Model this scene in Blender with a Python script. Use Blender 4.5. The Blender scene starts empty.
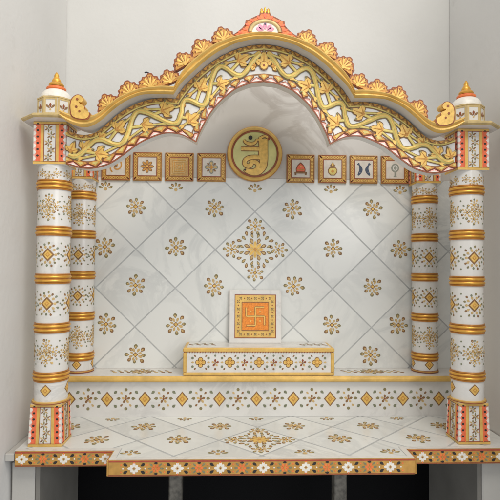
import bpy, math, random
from mathutils import Vector, Matrix
random.seed(7)
PI = math.pi
S = bpy.context.scene
COL = S.collection

# ------------------------------------------------------------------ camera
cam_d = bpy.data.cameras.new('camera')
cam = bpy.data.objects.new('camera', cam_d); COL.objects.link(cam)
S.camera = cam
cam_d.sensor_fit = 'HORIZONTAL'; cam_d.sensor_width = 36.0
cam_d.lens = 36.0 * 505.97 / 500.0
cam_d.clip_start = 0.02; cam_d.clip_end = 50
yaw, pitch, roll = math.radians(2.0274), math.radians(1.553), math.radians(-0.413)
cam.location = (-0.08472, -1.36848, 0.47381)
cam.rotation_mode = 'QUATERNION'
cam.rotation_quaternion = (Matrix.Rotation(-yaw, 4, 'Z') @ Matrix.Rotation(PI/2 + pitch, 4, 'X')
                           @ Matrix.Rotation(-roll, 4, 'Z')).to_quaternion()

# ------------------------------------------------------------------ light
W = bpy.data.worlds.new('World'); S.world = W; W.use_nodes = True
bg = W.node_tree.nodes['Background']
bg.inputs['Color'].default_value = (0.95, 0.97, 1.0, 1); bg.inputs['Strength'].default_value = 0.60
def area(name, loc, target, sx, sy, power, col):
    d = bpy.data.lights.new(name, 'AREA'); d.shape = 'RECTANGLE'; d.size = sx; d.size_y = sy
    d.energy = power; d.color = col
    o = bpy.data.objects.new(name, d); COL.objects.link(o); o.location = loc
    o.rotation_mode = 'QUATERNION'
    o.rotation_quaternion = (Vector(target) - Vector(loc)).to_track_quat('-Z', 'Y')
    return o
area('room_lamp', (0.45, -1.75, 2.75), (0, 0.1, 0.45), 1.5, 1.1, 47, (1.0, 0.95, 0.87))
area('window_light', (1.3, -2.7, 1.2), (-0.1, 0.2, 0.45), 1.4, 1.4, 26, (0.97, 0.98, 1.0))
S.view_settings.view_transform = 'Standard'; S.view_settings.look = 'None'
S.view_settings.exposure = 0.0; S.view_settings.gamma = 1.0

# ------------------------------------------------------------------ materials
def mat(name, col, rough=0.5, metal=0.0, var=0.12, scale=40.0, bump=0.0, bscale=200.0, spec=0.5, coat=0.0):
    m = bpy.data.materials.new(name); m.use_nodes = True
    nt = m.node_tree; N = nt.nodes; L = nt.links; b = N['Principled BSDF']
    b.inputs['Roughness'].default_value = rough; b.inputs['Metallic'].default_value = metal
    b.inputs['Specular IOR Level'].default_value = spec
    b.inputs['Coat Weight'].default_value = coat
    tc = N.new('ShaderNodeTexCoord'); nz = N.new('ShaderNodeTexNoise')
    nz.inputs['Scale'].default_value = scale; nz.inputs['Detail'].default_value = 5
    L.new(tc.outputs['Object'], nz.inputs['Vector'])
    r = N.new('ShaderNodeValToRGB')
    r.color_ramp.elements[0].position = .3; r.color_ramp.elements[1].position = .7
    r.color_ramp.elements[0].color = [c*(1-var) for c in col] + [1]
    r.color_ramp.elements[1].color = [min(1, c*(1+var)) for c in col] + [1]
    L.new(nz.outputs['Fac'], r.inputs['Fac']); L.new(r.outputs['Color'], b.inputs['Base Color'])
    if bump:
        n2 = N.new('ShaderNodeTexNoise'); n2.inputs['Scale'].default_value = bscale; n2.inputs['Detail'].default_value = 4
        L.new(tc.outputs['Object'], n2.inputs['Vector'])
        bp = N.new('ShaderNodeBump'); bp.inputs['Strength'].default_value = bump; bp.inputs['Distance'].default_value = .002
        L.new(n2.outputs['Fac'], bp.inputs['Height']); L.new(bp.outputs['Normal'], b.inputs['Normal'])
    return m

def marble(name, base, vein, amount=0.6, scale=5.0, rough=0.22, isl=0.10):
    m = bpy.data.materials.new(name); m.use_nodes = True
    nt = m.node_tree; N = nt.nodes; L = nt.links; b = N['Principled BSDF']
    b.inputs['Roughness'].default_value = rough
    tc = N.new('ShaderNodeTexCoord'); ge = N.new('ShaderNodeNewGeometry'); oi = N.new('ShaderNodeObjectInfo')
    ad = N.new('ShaderNodeMath'); ad.operation = 'ADD'
    L.new(ge.outputs['Random Per Island'], ad.inputs[0]); L.new(oi.outputs['Random'], ad.inputs[1])
    sc = N.new('ShaderNodeMath'); sc.operation = 'MULTIPLY'; sc.inputs[1].default_value = 17.0
    L.new(ad.outputs[0], sc.inputs[0])
    va = N.new('ShaderNodeVectorMath'); va.operation = 'ADD'
    L.new(tc.outputs['Object'], va.inputs[0]); L.new(sc.outputs[0], va.inputs[1])
    n1 = N.new('ShaderNodeTexNoise'); n1.inputs['Scale'].default_value = scale; n1.inputs['Detail'].default_value = 9
    n1.inputs['Roughness'].default_value = .62; n1.inputs['Distortion'].default_value = 1.6
    L.new(va.outputs[0], n1.inputs['Vector'])
    s1 = N.new('ShaderNodeMath'); s1.operation = 'SUBTRACT'; s1.inputs[1].default_value = .5
    a1 = N.new('ShaderNodeMath'); a1.operation = 'ABSOLUTE'
    L.new(n1.outputs['Fac'], s1.inputs[0]); L.new(s1.outputs[0], a1.inputs[0])
    r1 = N.new('ShaderNodeValToRGB'); r1.color_ramp.interpolation = 'EASE'
    r1.color_ramp.elements[0].position = 0; r1.color_ramp.elements[0].color = (1, 1, 1, 1)
    r1.color_ramp.elements[1].position = .07; r1.color_ramp.elements[1].color = (0, 0, 0, 1)
    L.new(a1.outputs[0], r1.inputs['Fac'])
    n2 = N.new('ShaderNodeTexNoise'); n2.inputs['Scale'].default_value = scale*.7; n2.inputs['Detail'].default_value = 6
    L.new(va.outputs[0], n2.inputs['Vector'])
    mr = N.new('ShaderNodeMapRange'); mr.inputs['From Min'].default_value = .38; mr.inputs['From Max'].default_value = .72
    L.new(n2.outputs['Fac'], mr.inputs['Value'])
    mu = N.new('ShaderNodeMath'); mu.operation = 'MULTIPLY'
    L.new(r1.outputs['Color'], mu.inputs[0]); L.new(mr.outputs[0], mu.inputs[1])
    cl = N.new('ShaderNodeMath'); cl.operation = 'MULTIPLY_ADD'; cl.inputs[1].default_value = .35
    L.new(mr.outputs[0], cl.inputs[0]); L.new(mu.outputs[0], cl.inputs[2])
    am = N.new('ShaderNodeMath'); am.operation = 'MULTIPLY'; am.inputs[1].default_value = amount
    L.new(cl.outputs[0], am.inputs[0])
    mx = N.new('ShaderNodeMix'); mx.data_type = 'RGBA'; mx.clamp_factor = True
    mx.inputs['A'].default_value = (*base, 1); mx.inputs['B'].default_value = (*vein, 1)
    L.new(am.outputs[0], mx.inputs['Factor'])
    iv = N.new('ShaderNodeMapRange'); iv.inputs['To Min'].default_value = 1-isl; iv.inputs['To Max'].default_value = 1
    L.new(ge.outputs['Random Per Island'], iv.inputs['Value'])
    vm = N.new('ShaderNodeMix'); vm.data_type = 'RGBA'; vm.blend_type = 'MULTIPLY'; vm.inputs['Factor'].default_value = 1
    L.new(mx.outputs['Result'], vm.inputs['A']); L.new(iv.outputs[0], vm.inputs['B'])
    L.new(vm.outputs['Result'], b.inputs['Base Color'])
    return m

M = dict(
    tile=marble('tile_marble', (.80, .805, .765), (.54, .555, .54), .55, 3.2, .22, .07),
    white=marble('white_marble', (.76, .735, .69), (.52, .51, .48), .55, 7.0, .24, .03),
    plain=marble('plain_marble', (.74, .725, .69), (.50, .49, .47), .5, 5.0, .3, .02),
    grout=mat('grout', (.47, .48, .47), .5),
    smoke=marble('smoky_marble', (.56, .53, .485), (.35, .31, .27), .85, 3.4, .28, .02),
    gold=mat('gold_paint', (.72, .46, .125), .38, .2, .16, 30, .25, 300),
    gold2=mat('bright_gold_leaf', (.78, .42, .075), .36, .62, .12, 60, .15, 250),
    cream=mat('pale_gold_paint', (.60, .45, .20), .45, .15, .2, 40, .2, 250),
    leaf=mat('yellow_gold_relief', (.76, .48, .12), .42, .15, .18, 90, .3, 350),
    vine=mat('olive_gold_relief', (.66, .53, .16), .40, .12, .18, 50, .3, 300),
    orange=mat('orange_gold_relief', (.58, .28, .06), .45, .1, .22, 120, .4, 400),
    field=mat('warm_tile_field', (.66, .60, .52), .4, 0, .1, 60),
    ringbrown=mat('burnt_orange_gilding', (.46, .19, .035), .35, .3, .15, 80),
    ochre=mat('ochre_paint', (.50, .27, .060), .45, 0, .18, 60, .15, 300),
    rust=mat('rust_outline', (.27, .075, .025), .5, 0, .2, 80),
    brown=mat('brown_outline', (.25, .13, .05), .55, 0, .25, 90),
    tan=mat('tan_petal', (.58, .40, .17), .5, .1, .2, 150),
    olive=mat('olive_petal', (.24, .20, .09), .55, 0, .25, 150),
    green=mat('green_dot', (.20, .21, .13), .5, 0, .25, 150),
    dark=mat('dark_paint', (.025, .022, .02), .45),
    coral=mat('coral_paint', (.80, .16, .07), .42, 0, .12, 120),
    flame=mat('flame_orange_paint', (.82, .20, .05), .42, 0, .2, 60, .3, 300),
    pink=mat('pink_paint', (.84, .44, .38), .42, 0, .14, 120),
    magenta=mat('lotus_pink_paint', (.70, .30, .42), .45, 0, .2, 90),
    red=mat('red_brown_line', (.40, .07, .035), .45, 0, .15, 90),
    ivory=mat('ivory_paint', (.80, .76, .68), .4, 0, .08, 100),
    lime=mat('yellow_green_enamel', (.64, .60, .24), .35, .05, .16, 25, .15, 200),
    vermil=mat('vermilion_field', (.80, .25, .025), .4, .1, .2, 160, .5, 500),
    navy=mat('navy_paint', (.045, .065, .11), .4),
    grey=mat('grey_green_paint', (.27, .28, .23), .5),
    black=mat('near_black_surface', (.0035, .0035, .004), .5, 0, .5, 300, spec=.08),
    post=mat('dark_mottled_stone', (.13, .12, .10), .5, 0, .6, 60),
    wire=mat('wire_plastic', (.03, .03, .04), .4),
    facing=mat('grey_stone_facing', (.20, .19, .17), .5, 0, .12, 8, .15, 90),
)
def plaster(name, a, b2, stain=0.0):
    m = mat(name, a, .75, 0, .05, 2.6, .35, 70)
    nt = m.node_tree; N = nt.nodes; L = nt.links; b = N['Principled BSDF']
    b.inputs['Specular IOR Level'].default_value = .3
    src = b.inputs['Base Color'].links[0].from_socket
    tc = N.new('ShaderNodeTexCoord'); nz = N.new('ShaderNodeTexNoise')
    nz.inputs['Scale'].default_value = 9; nz.inputs['Detail'].default_value = 8; nz.inputs['Roughness'].default_value = .7
    L.new(tc.outputs['Object'], nz.inputs['Vector'])
    mr = N.new('ShaderNodeMapRange'); mr.inputs['From Min'].default_value = .60; mr.inputs['From Max'].default_value = .78
    mr.inputs['To Max'].default_value = .35 + stain
    L.new(nz.outputs['Fac'], mr.inputs['Value'])
    mx = N.new('ShaderNodeMix'); mx.data_type = 'RGBA'; mx.inputs['B'].default_value = (*b2, 1)
    L.new(mr.outputs[0], mx.inputs['Factor']); L.new(src, mx.inputs['A']); L.new(mx.outputs['Result'], b.inputs['Base Color'])
    return m
M['wall'] = plaster('wall_plaster', (.62, .612, .585), (.55, .54, .51))
M['side'] = plaster('side_wall_plaster', (.70, .69, .665), (.56, .55, .52), .25)  # base lighter than the back wall, standing in for grazing light
M['support'] = plaster('support_plaster', (.50, .485, .45), (.36, .35, .32), .2)

# ------------------------------------------------------------------ mesh builder
class MB:
    def __init__(s): s.v = []; s.f = []; s.m = []; s.names = []; s.sm = []
    def mi(s, k):
        if k not in s.names: s.names.append(k)
        return s.names.index(k)
    def face(s, pts, k, smooth=False):
        n = len(s.v); s.v += [tuple(p) for p in pts]; s.f.append(tuple(range(n, n+len(pts)))); s.m.append(s.mi(k)); s.sm.append(smooth)
    def mesh(s, verts, faces, k, smooth=False):
        n = len(s.v); s.v += [tuple(p) for p in verts]; i = s.mi(k)
        for q in faces: s.f.append(tuple(n+j for j in q)); s.m.append(i); s.sm.append(smooth)
    def poly(s, pts, h0, h1, k, mp, back=False):
        """flat polygon raised from h0 to h1 through the mapping mp(u, v, h)"""
        n = len(pts)
        vs = [mp(u, v, h1) for u, v in pts] + [mp(u, v, h0) for u, v in pts]
        fs = [tuple(range(n))] + [(i, i+n, (i+1) % n + n, (i+1) % n) for i in range(n)]
        if back: fs.append(tuple(range(2*n-1, n-1, -1)))
        s.mesh(vs, fs, k)
    def ribbon(s, pts, w, h0, h1, k, mp, closed=False, dome=0.0):
        """raised stroke of width w (number or function of 0..1) along pts"""
        n = len(pts); rows = []
        for i, (u, v) in enumerate(pts):
            if closed: a, b = pts[i-1], pts[(i+1) % n]
            else: a, b = pts[max(0, i-1)], pts[min(n-1, i+1)]
            dx, dy = b[0]-a[0], b[1]-a[1]; l = math.hypot(dx, dy) or 1
            nx, ny = -dy/l, dx/l; ww = (w(i/(n-1)) if callable(w) else w)/2
            prof = [(-1, h0), (-1, h1), (-.5, h1+dome*.8), (0, h1+dome), (.5, h1+dome*.8), (1, h1), (1, h0)] if dome else [(-1, h0), (-1, h1), (1, h1), (1, h0)]
            rows.append([mp(u+nx*ww*t, v+ny*ww*t, h) for t, h in prof])
        p = len(rows[0]); vs = [q for r in rows for q in r]; fs = []
        for i in range(n if closed else n-1):
            j = (i+1) % n
            for q in range(p-1): fs.append((i*p+q, i*p+q+1, j*p+q+1, j*p+q))
        if not closed: fs += [tuple(range(p)), tuple(range(n*p-1, n*p-p-1, -1))]
        s.mesh(vs, fs, k, bool(dome))
    def box(s, x0, x1, y0, y1, z0, z1, k, bev=0.0):
        if not bev:
            v = [(x, y, z) for z in (z0, z1) for y in (y0, y1) for x in (x0, x1)]
            s.mesh(v, [(0, 2, 3, 1), (4, 5, 7, 6), (0, 1, 5, 4), (2, 6, 7, 3), (0, 4, 6, 2), (1, 3, 7, 5)], k); return
        b = bev; v = []; ix = {}
        for sx in (0, 1):
            for sy in (0, 1):
                for sz in (0, 1):
                    X, Y, Z = (x0, x1)[sx], (y0, y1)[sy], (z0, z1)[sz]; e = lambda q: b if q == 0 else -b
                    ix[sx, sy, sz] = len(v)
                    v += [(X, Y+e(sy), Z+e(sz)), (X+e(sx), Y, Z+e(sz)), (X+e(sx), Y+e(sy), Z)]
        f = []
        for ax in range(3):
            for q in (0, 1):
                o = [(0, 0), (1, 0), (1, 1), (0, 1)]; fc = []
                for a, c in o:
                    t = [a, c]; t.insert(ax, q); fc.append(ix[tuple(t)]+ax)
                f.append(tuple(fc))
        for ax in range(3):
            o1, o2 = [i for i in range(3) if i != ax]
            for a in (0, 1):
                for c in (0, 1):
                    t0 = [0]*3; t0[o1] = a; t0[o2] = c; t1 = list(t0); t1[ax] = 1
                    i, j = ix[tuple(t0)], ix[tuple(t1)]
                    f.append((i+o1, i+o2, j+o2, j+o1))
        for i in ix.values(): f.append((i, i+1, i+2))
        s.mesh(v, f, k)
    def lathe(s, prof, mats, n=40, smooth=True, cx=0, cy=0, rot=0):
        """prof: list of (r, z); mats: one key, or one per band"""
        for i in range(len(prof)-1):
            (r0, z0), (r1, z1) = prof[i], prof[i+1]; k = mats if isinstance(mats, str) else mats[i]
            vs = []; fs = []
            for j in range(n):
                a = rot + 2*PI*j/n; c, d = math.cos(a), math.sin(a)
                vs += [(cx+r0*c, cy+r0*d, z0), (cx+r1*c, cy+r1*d, z1)]
            for j in range(n):
                q = (j+1) % n; fs.append((2*j, 2*q, 2*q+1, 2*j+1))
            s.mesh(vs, fs, k, smooth)
    def tube(s, pts, r, k, n=8):
        P = [Vector(p) for p in pts]; vs = []; fs = []
        for i, p in enumerate(P):
            t = (P[min(i+1, len(P)-1)]-P[max(i-1, 0)]).normalized()
            a = t.cross(Vector((0.3, .2, 1))).normalized(); b = t.cross(a)
            rr = r(i/(len(P)-1)) if callable(r) else r
            for j in range(n):
                q = 2*PI*j/n; vs.append(p+a*rr*math.cos(q)+b*rr*math.sin(q))
        for i in range(len(P)-1):
            for j in range(n):
                q = (j+1) % n; fs.append((i*n+j, i*n+q, (i+1)*n+q, (i+1)*n+j))
        fs += [tuple(range(n)), tuple(range(len(P)*n-1, len(P)*n-n-1, -1))]
        s.mesh(vs, fs, k, True)
    def build(s, name, parent=None, base=(0, 0, 0), fix=True):
        me = bpy.data.meshes.new(name); bx, by, bz = base
        me.from_pydata([(x-bx, y-by, z-bz) for x, y, z in s.v], [], s.f)
        for k in s.names: me.materials.append(M[k])
        me.polygons.foreach_set('material_index', s.m); me.polygons.foreach_set('use_smooth', s.sm)
        me.validate()
        if fix:
            import bmesh
            bm = bmesh.new(); bm.from_mesh(me); bmesh.ops.remove_doubles(bm, verts=bm.verts, dist=1e-6)
            bmesh.ops.recalc_face_normals(bm, faces=bm.faces); bm.to_mesh(me); bm.free()
        if any(s.sm): me.set_sharp_from_angle(angle=math.radians(42))
        o = bpy.data.objects.new(name, me); COL.objects.link(o)
        if parent: o.parent = parent
        else: o.location = base
        return o

def tag(o, label=None, cat=None, group=None, kind=None):
    if label: o['label'] = label
    if cat: o['category'] = cat
    if group: o['group'] = group
    if kind or cat: o['kind'] = kind or 'thing'
    return o
def thing(name, loc, label, cat, group=None):
    o = bpy.data.objects.new(name, None); COL.objects.link(o); o.location = loc; o.empty_display_size = .05
    return tag(o, label, cat, group)
def copy_tree(o, parent=None):
    c = o.copy(); COL.objects.link(c)
    if parent: c.parent = parent
    for ch in [x for x in bpy.data.objects if x.parent is o]: copy_tree(ch, c)
    return c

def front(y, x0=0.0, z0=0.0):       # a wall-parallel plane facing the room
    return lambda u, v, h: (x0+u, y-h, z0+v)
def floorp(z, x0=0.0, y0=0.0):
    return lambda u, v, h: (x0+u, y0+v, z+h)
def sidep(x, sgn):                  # plane facing sgn*x ; u runs along y
    return lambda u, v, h: (x+sgn*h, u, v)
def cyl(R, cx=0, cy=0):
    return lambda u, v, h: (cx+(R+h)*math.sin(u/R), cy-(R+h)*math.cos(u/R), v)
def shift(mp, u0, v0, sc=1.0, rot=0.0):
    c, d = math.cos(rot)*sc, math.sin(rot)*sc
    return lambda u, v, h: mp(u0+u*c-v*d, v0+u*d+v*c, h)

# ------------------------------------------------------------------ painted / inlaid motifs
def circle(cx, cy, r, n=12, ry=None): return [(cx+r*math.cos(2*PI*i/n), cy+(ry or r)*math.sin(2*PI*i/n)) for i in range(n)]
def drop(mb, mp, cx, cy, a, L, Wd, h, k, h0=-.0005):
    c, d = math.cos(a), math.sin(a); pts = []
    for t, w in ((-.5, 0), (-.25, .55), (.05, .95), (.28, .8), (.43, .4), (.5, 0), (.43, -.4), (.28, -.8), (.05, -.95), (-.25, -.55)):
        x, y = t*L, w*Wd/2; pts.append((cx+x*c-y*d, cy+x*d+y*c))
    mb.poly(pts, h0, h, k, mp)
def dot(mb, mp, cx, cy, r, h, k, n=10): mb.poly(circle(cx, cy, r, n), -.0005, h, k, mp)
def rhomb(mb, mp, cx, cy, rx, ry, h, k):
    c = [(cx+rx, cy), (cx+rx/2, cy+ry/2), (cx, cy+ry), (cx-rx/2, cy+ry/2), (cx-rx, cy), (cx-rx/2, cy-ry/2), (cx, cy-ry), (cx+rx/2, cy-ry/2)]
    vs = [mp(u, v, h) for u, v in c]+[mp(u, v, -.0005) for u, v in c]+[mp(cx, cy, h)]+[mp(cx+rx/2, cy, h), mp(cx-rx/2, cy, h)]
    fs = [(0, 1, 17), (1, 2, 16, 17), (2, 3, 18, 16), (3, 4, 18), (4, 5, 18), (5, 6, 16, 18), (6, 7, 17, 16), (7, 0, 17)]
    mb.mesh(vs, fs+[(i, i+8, (i+1) % 8+8, (i+1) % 8) for i in range(8)], k)
def flower(mb, mp, cx, cy, R, rnd=0.0, rot=PI/2, n=8, cols=('olive', 'brown'), h=.0006):
    R0 = R
    for i in range(n):
        R = R0*(1+random.uniform(-1.1, 1.1)*rnd)
        a = rot+2*PI*i/n + random.uniform(-rnd, rnd); q = random.uniform(.74, .82)
        drop(mb, mp, cx+q*R*math.cos(a), cy+q*R*math.sin(a), a+random.uniform(-.15, .15), R*.46, R*.36, h, cols[i % len(cols)])
        drop(mb, mp, cx+(q-.05)*R*math.cos(a), cy+(q-.05)*R*math.sin(a), a, R*.26, R*.17, h+.0002, 'tan')
        b = a+PI/n
        drop(mb, mp, cx+.43*R*math.cos(b), cy+.43*R*math.sin(b), b, R*.42, R*.24, h, 'tan')
    R = R0; rhomb(mb, mp, cx, cy, R*.25, R*.25, h+.0003, 'brown'); dot(mb, mp, cx, cy, R*.13, h+.0006, 'leaf')
def sprig(mb, mp, cx, cy, R, rot=PI/2):
    for i, s in enumerate((-1.25, -.62, 0, .62, 1.25)):
        a = rot+s
        drop(mb, mp, cx+.62*R*math.cos(a), cy+.62*R*math.sin(a), a, R*.55, R*.30, .0006, ('olive', 'brown')[i % 2])
        drop(mb, mp, cx+.55*R*math.cos(a), cy+.55*R*math.sin(a), a, R*.30, R*.15, .0008, 'tan')
    dot(mb, mp, cx, cy, R*.2, .0008, 'tan')
def gemdiamond(mb, mp, cx, cy, rx, ry):
    rhomb(mb, mp, cx, cy, rx, ry, .0005, 'brown'); rhomb(mb, mp, cx, cy, rx*.78, ry*.78, .0008, 'leaf')
    rhomb(mb, mp, cx, cy, rx*.40, ry*.40, .0011, 'orange'); rhomb(mb, mp, cx, cy, rx*.2, ry*.2, .0014, 'leaf')
def rosette(mb, mp, R):
    for q in range(4):
        a = PI/2*q
        flower(mb, mp, .72*R*math.cos(a), .72*R*math.sin(a), R*.27, .1, a, 7)
        for s in (-.22, .22):
            drop(mb, mp, .43*R*math.cos(a+s), .43*R*math.sin(a+s), a+s*2, R*.16, R*.085, .0006, 'olive')
            drop(mb, mp, .43*R*math.cos(a+s), .43*R*math.sin(a+s), a+s*2, R*.10, R*.045, .0009, 'tan')
        b = a+PI/4
        for s in (-.28, 0, .28):
            rr = .50 if s == 0 else .56
            drop(mb, mp, rr*R*math.cos(b+s), rr*R*math.sin(b+s), b+s*2.2, R*.17, R*.10, .0006, ('brown', 'olive')[s == 0])
            drop(mb, mp, rr*R*math.cos(b+s), rr*R*math.sin(b+s), b+s*2.2, R*.10, R*.05, .0009, 'tan')
    for i in range(8):
        a = PI/8*(2*i+1)
        drop(mb, mp, .27*R*math.cos(a), .27*R*math.sin(a), a, R*.20, R*.12, .0006, 'brown')
        drop(mb, mp, .27*R*math.cos(a), .27*R*math.sin(a), a, R*.14, R*.07, .0009, 'tan')
        a += PI/8
        drop(mb, mp, .14*R*math.cos(a), .14*R*math.sin(a), a, R*.24, R*.11, .0010, 'leaf')
    dot(mb, mp, 0, 0, R*.05, .0014, 'orange')
def clip(pts, x0, x1, y0, y1):
    for ax, lim, sg in ((0, x0, 1), (0, x1, -1), (1, y0, 1), (1, y1, -1)):
        out = []
        for i in range(len(pts)):
            a, b = pts[i-1], pts[i]; da, db = (a[ax]-lim)*sg, (b[ax]-lim)*sg
            if (da >= 0) != (db >= 0):
                t = da/(da-db); out.append((a[0]+(b[0]-a[0])*t, a[1]+(b[1]-a[1])*t))
            if db >= 0: out.append(b)
        pts = out
        if not pts: return []
    return pts
def diamond_tiles(mb, mp, c0, c1, dx, dy, rects, g, h0, h1, rng=8):
    for i in range(-rng, rng+1):
        for j in range(-rng, rng+1):
            if (i+j) % 2: continue
            cx, cy = c0+i*dx, c1+j*dy
            for (x0, x1, y0, y1) in rects:
                p = clip([(cx+dx-g, cy), (cx, cy+dy-g), (cx-dx+g, cy), (cx, cy-dy+g)], x0, x1, y0, y1)
                if len(p) > 2: mb.poly(p, h0, h1, 'tile', mp)

XC = -0.005
# ================================================================== SETTING: the plastered recess
LW, RW, BY = -0.650, 0.664, 0.346
b = MB(); b.box(LW-.10, RW+.10, BY, BY+.08, -.75, 1.75, 'wall'); tag(b.build('back_wall'), kind='structure')
b = MB(); b.box(LW-.08, LW, -.62, BY-.0005, -.75, 1.75, 'side', .004); tag(b.build('side_wall'), kind='structure')
b = MB(); b.box(RW, RW+.08, -.62, BY-.0005, -.75, 1.75, 'side', .004); tag(b.build('side_wall'), kind='structure')

# ================================================================== platform
FY, PYF, RY = -.066, -.128, .214        # front of side slabs, front of middle projection, riser plane
PX = .372
T = thing('marble_platform', (XC, 0, -.038), 'white marble floor slab with flower inlays, grey diamond joints and an ochre painted front edge', 'platform')
base = (XC, 0, -.038)
b = MB()
XL, XR = LW+.024, RW-.003
b.box(XL, XC-PX, FY+.002, RY+.10, -.037, -.0003, 'grout'); b.box(XC+PX, XR, FY+.002, RY+.10, -.037, -.0003, 'grout')
b.box(XC-PX, XC+PX, PYF+.002, RY+.10, -.0372, -.0003, 'grout')
e = .016
rects = [(XC-PX+e, XC+PX-e, PYF+e, RY+.002), (XL, XC-PX+e, FY+e, RY+.002), (XC+PX-e, XR, FY+e, RY+.002)]
diamond_tiles(b, floorp(0), XC-.002, .002, .1088, .1088, rects, .0042, -.0003, 0)
# plain border strips along the front
fp = floorp(0)
def strip(pts, k='white', h=.0004): b.poly(pts, -.0003, h, k, fp)
strip([(XC-PX, PYF), (XC+PX, PYF), (XC+PX-e+.002, PYF+e-.002), (XC-PX+e-.002, PYF+e-.002)])
strip([(XC-PX, PYF), (XC-PX+e-.002, PYF+e-.002), (XC-PX+e-.002, FY+e-.002), (XC-PX, FY)])
strip([(XC+PX, PYF), (XC+PX, FY), (XC+PX-e+.002, FY+e-.002), (XC+PX-e+.002, PYF+e-.002)])
strip([(XL, FY), (XC-PX, FY), (XC-PX+e-.002, FY+e-.002), (XL, FY+e-.002)])
strip([(XC+PX, FY), (XR, FY), (XR, FY+e-.002), (XC+PX-e+.002, FY+e-.002)])
slab = b.build('slab', T, base)
# inlaid flowers of the floor
def inlay(fn, lab=None):
    m = MB(); fn(m); o = m.build('flower_inlay', T, base)
    if lab: o['label'] = lab
inlay(lambda m: rosette(m, floorp(.0003, XC-.002, .004), .098), 'large four-lobed flower inlay')
for i in range(-5, 6):
    for j in (-1, 0, 1, 2):
        if (i+j) % 2 or (i == 0 and j == 0): continue
        x, y = XC-.002+i*.1088, .002+j*.1088
        if j == -1:
            if abs(i) > 3: continue
            inlay(lambda m: sprig(m, floorp(.0003, x, -.094), 0, 0, .030))
        elif j == 2:
            inlay(lambda m: sprig(m, floorp(.0003, x, .196), 0, 0, .026, -PI/2))
        else: inlay(lambda m: flower(m, floorp(.0003, x, y+.008), 0, 0, .034, .1))
# painted front edge
def edge_band(x0, x1, y, x_face=None, sgn=1, phase=0.0, y0=None, y1=None):
    m = MB()
    if x_face is None:
        m.box(x0, x1, y-.004, y+.0018, -.0385, -.0006, 'ochre', .0012); mp = front(y-.004); lo, hi = x0, x1
    else:
        m.box(min(x_face, x_face+sgn*.004), max(x_face, x_face+sgn*.004), y0, y1, -.0383, -.0007, 'ochre', .001)
        mp = sidep(x_face+sgn*.004, sgn); lo, hi = y0, y1
    zc = -.0195
    for (za, zb, k) in ((-.0046, -.0010, 'red'), (-.0375, -.0345, 'rust')):
        m.poly([(lo+.001, za), (hi-.001, za), (hi-.001, zb), (lo+.001, zb)], -.0004, .0005, k, mp)
    if x_face is None:
        P = .1035; n0 = int((lo-XC)/P)-1
        for i in range(n0, n0+int((hi-lo)/P)+4):
            x = XC+phase+i*P
            if lo+.016 < x < hi-.016:
                for q in range(8):
                    a = PI/4*q; f_ = 1 if q % 2 == 0 else .78
                    drop(m, mp, x+.0092*f_*math.cos(a), zc+.0080*f_*math.sin(a), a, .0132*f_, .0074, .0006+.0001*(q % 2), 'ivory')
                rhomb(m, mp, x, zc, .0046, .0046, .0010, 'tan'); dot(m, mp, x, zc, .0015, .0013, 'rust')
                for sx in (-1, 1):
                    for sz in (-1, 1):
                        if lo+.004 < x+sx*.022 < hi-.004:
                            drop(m, mp, x+sx*.0205, zc+sz*.0085, math.atan2(sz*.6, sx), .0115, .0074, .0007, 'dark')
            for dx_, dz_ in ((.0265, .0), (-.0265, .0), (.031, .0085), (-.031, .0085), (.031, -.0085), (-.031, -.0085), (0, .0135), (0, -.0135)):
                if lo+.003 < x+dx_ < hi-.003: dot(m, mp, x+dx_, zc+dz_, .0019, .0008, 'ivory' if dz_ == 0 else 'flame', 8)
            x += P/2
            if lo+.014 < x < hi-.014:
                for q in range(6):
                    a = PI/3*q
                    drop(m, mp, x+.0062*math.cos(a), zc+.0054*math.sin(a), a, .0100, .0055, .0006, 'flame')
                dot(m, mp, x, zc, .0028, .0010, 'orange')
                for sz in (-1, 1): drop(m, mp, x, zc+sz*.0125, 0, .0095, .0052, .0007, 'dark')
                for sx in (-1, 1): drop(m, mp, x+sx*.0140, zc, 0, .010, .0045, .0007, 'green'); drop(m, mp, x+sx*.0110, zc+.0085, .7*sx, .009, .004, .0007, 'green'); drop(m, mp, x+sx*.0110, zc-.0085, -.7*sx, .009, .004, .0007, 'green')
    return m.build('painted_edge', T, base)
edge_band(XC-PX, XC+PX, PYF, phase=.0)
edge_band(XL+.002, XC-PX-.0045, FY, phase=.02)
edge_band(XC+PX+.0045, XR, FY, phase=.0)
edge_band(0, 0, 0, XC-PX, -1, 0, PYF-.003, FY-.0005); edge_band(0, 0, 0, XC+PX, 1, 0, PYF-.003, FY-.0005)
b = MB(); b.box(LW+.001, XL-.0005, FY-.002, RY, -.026, -.006, 'support', .002); b.build('wall_end_piece', T, base)

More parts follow.
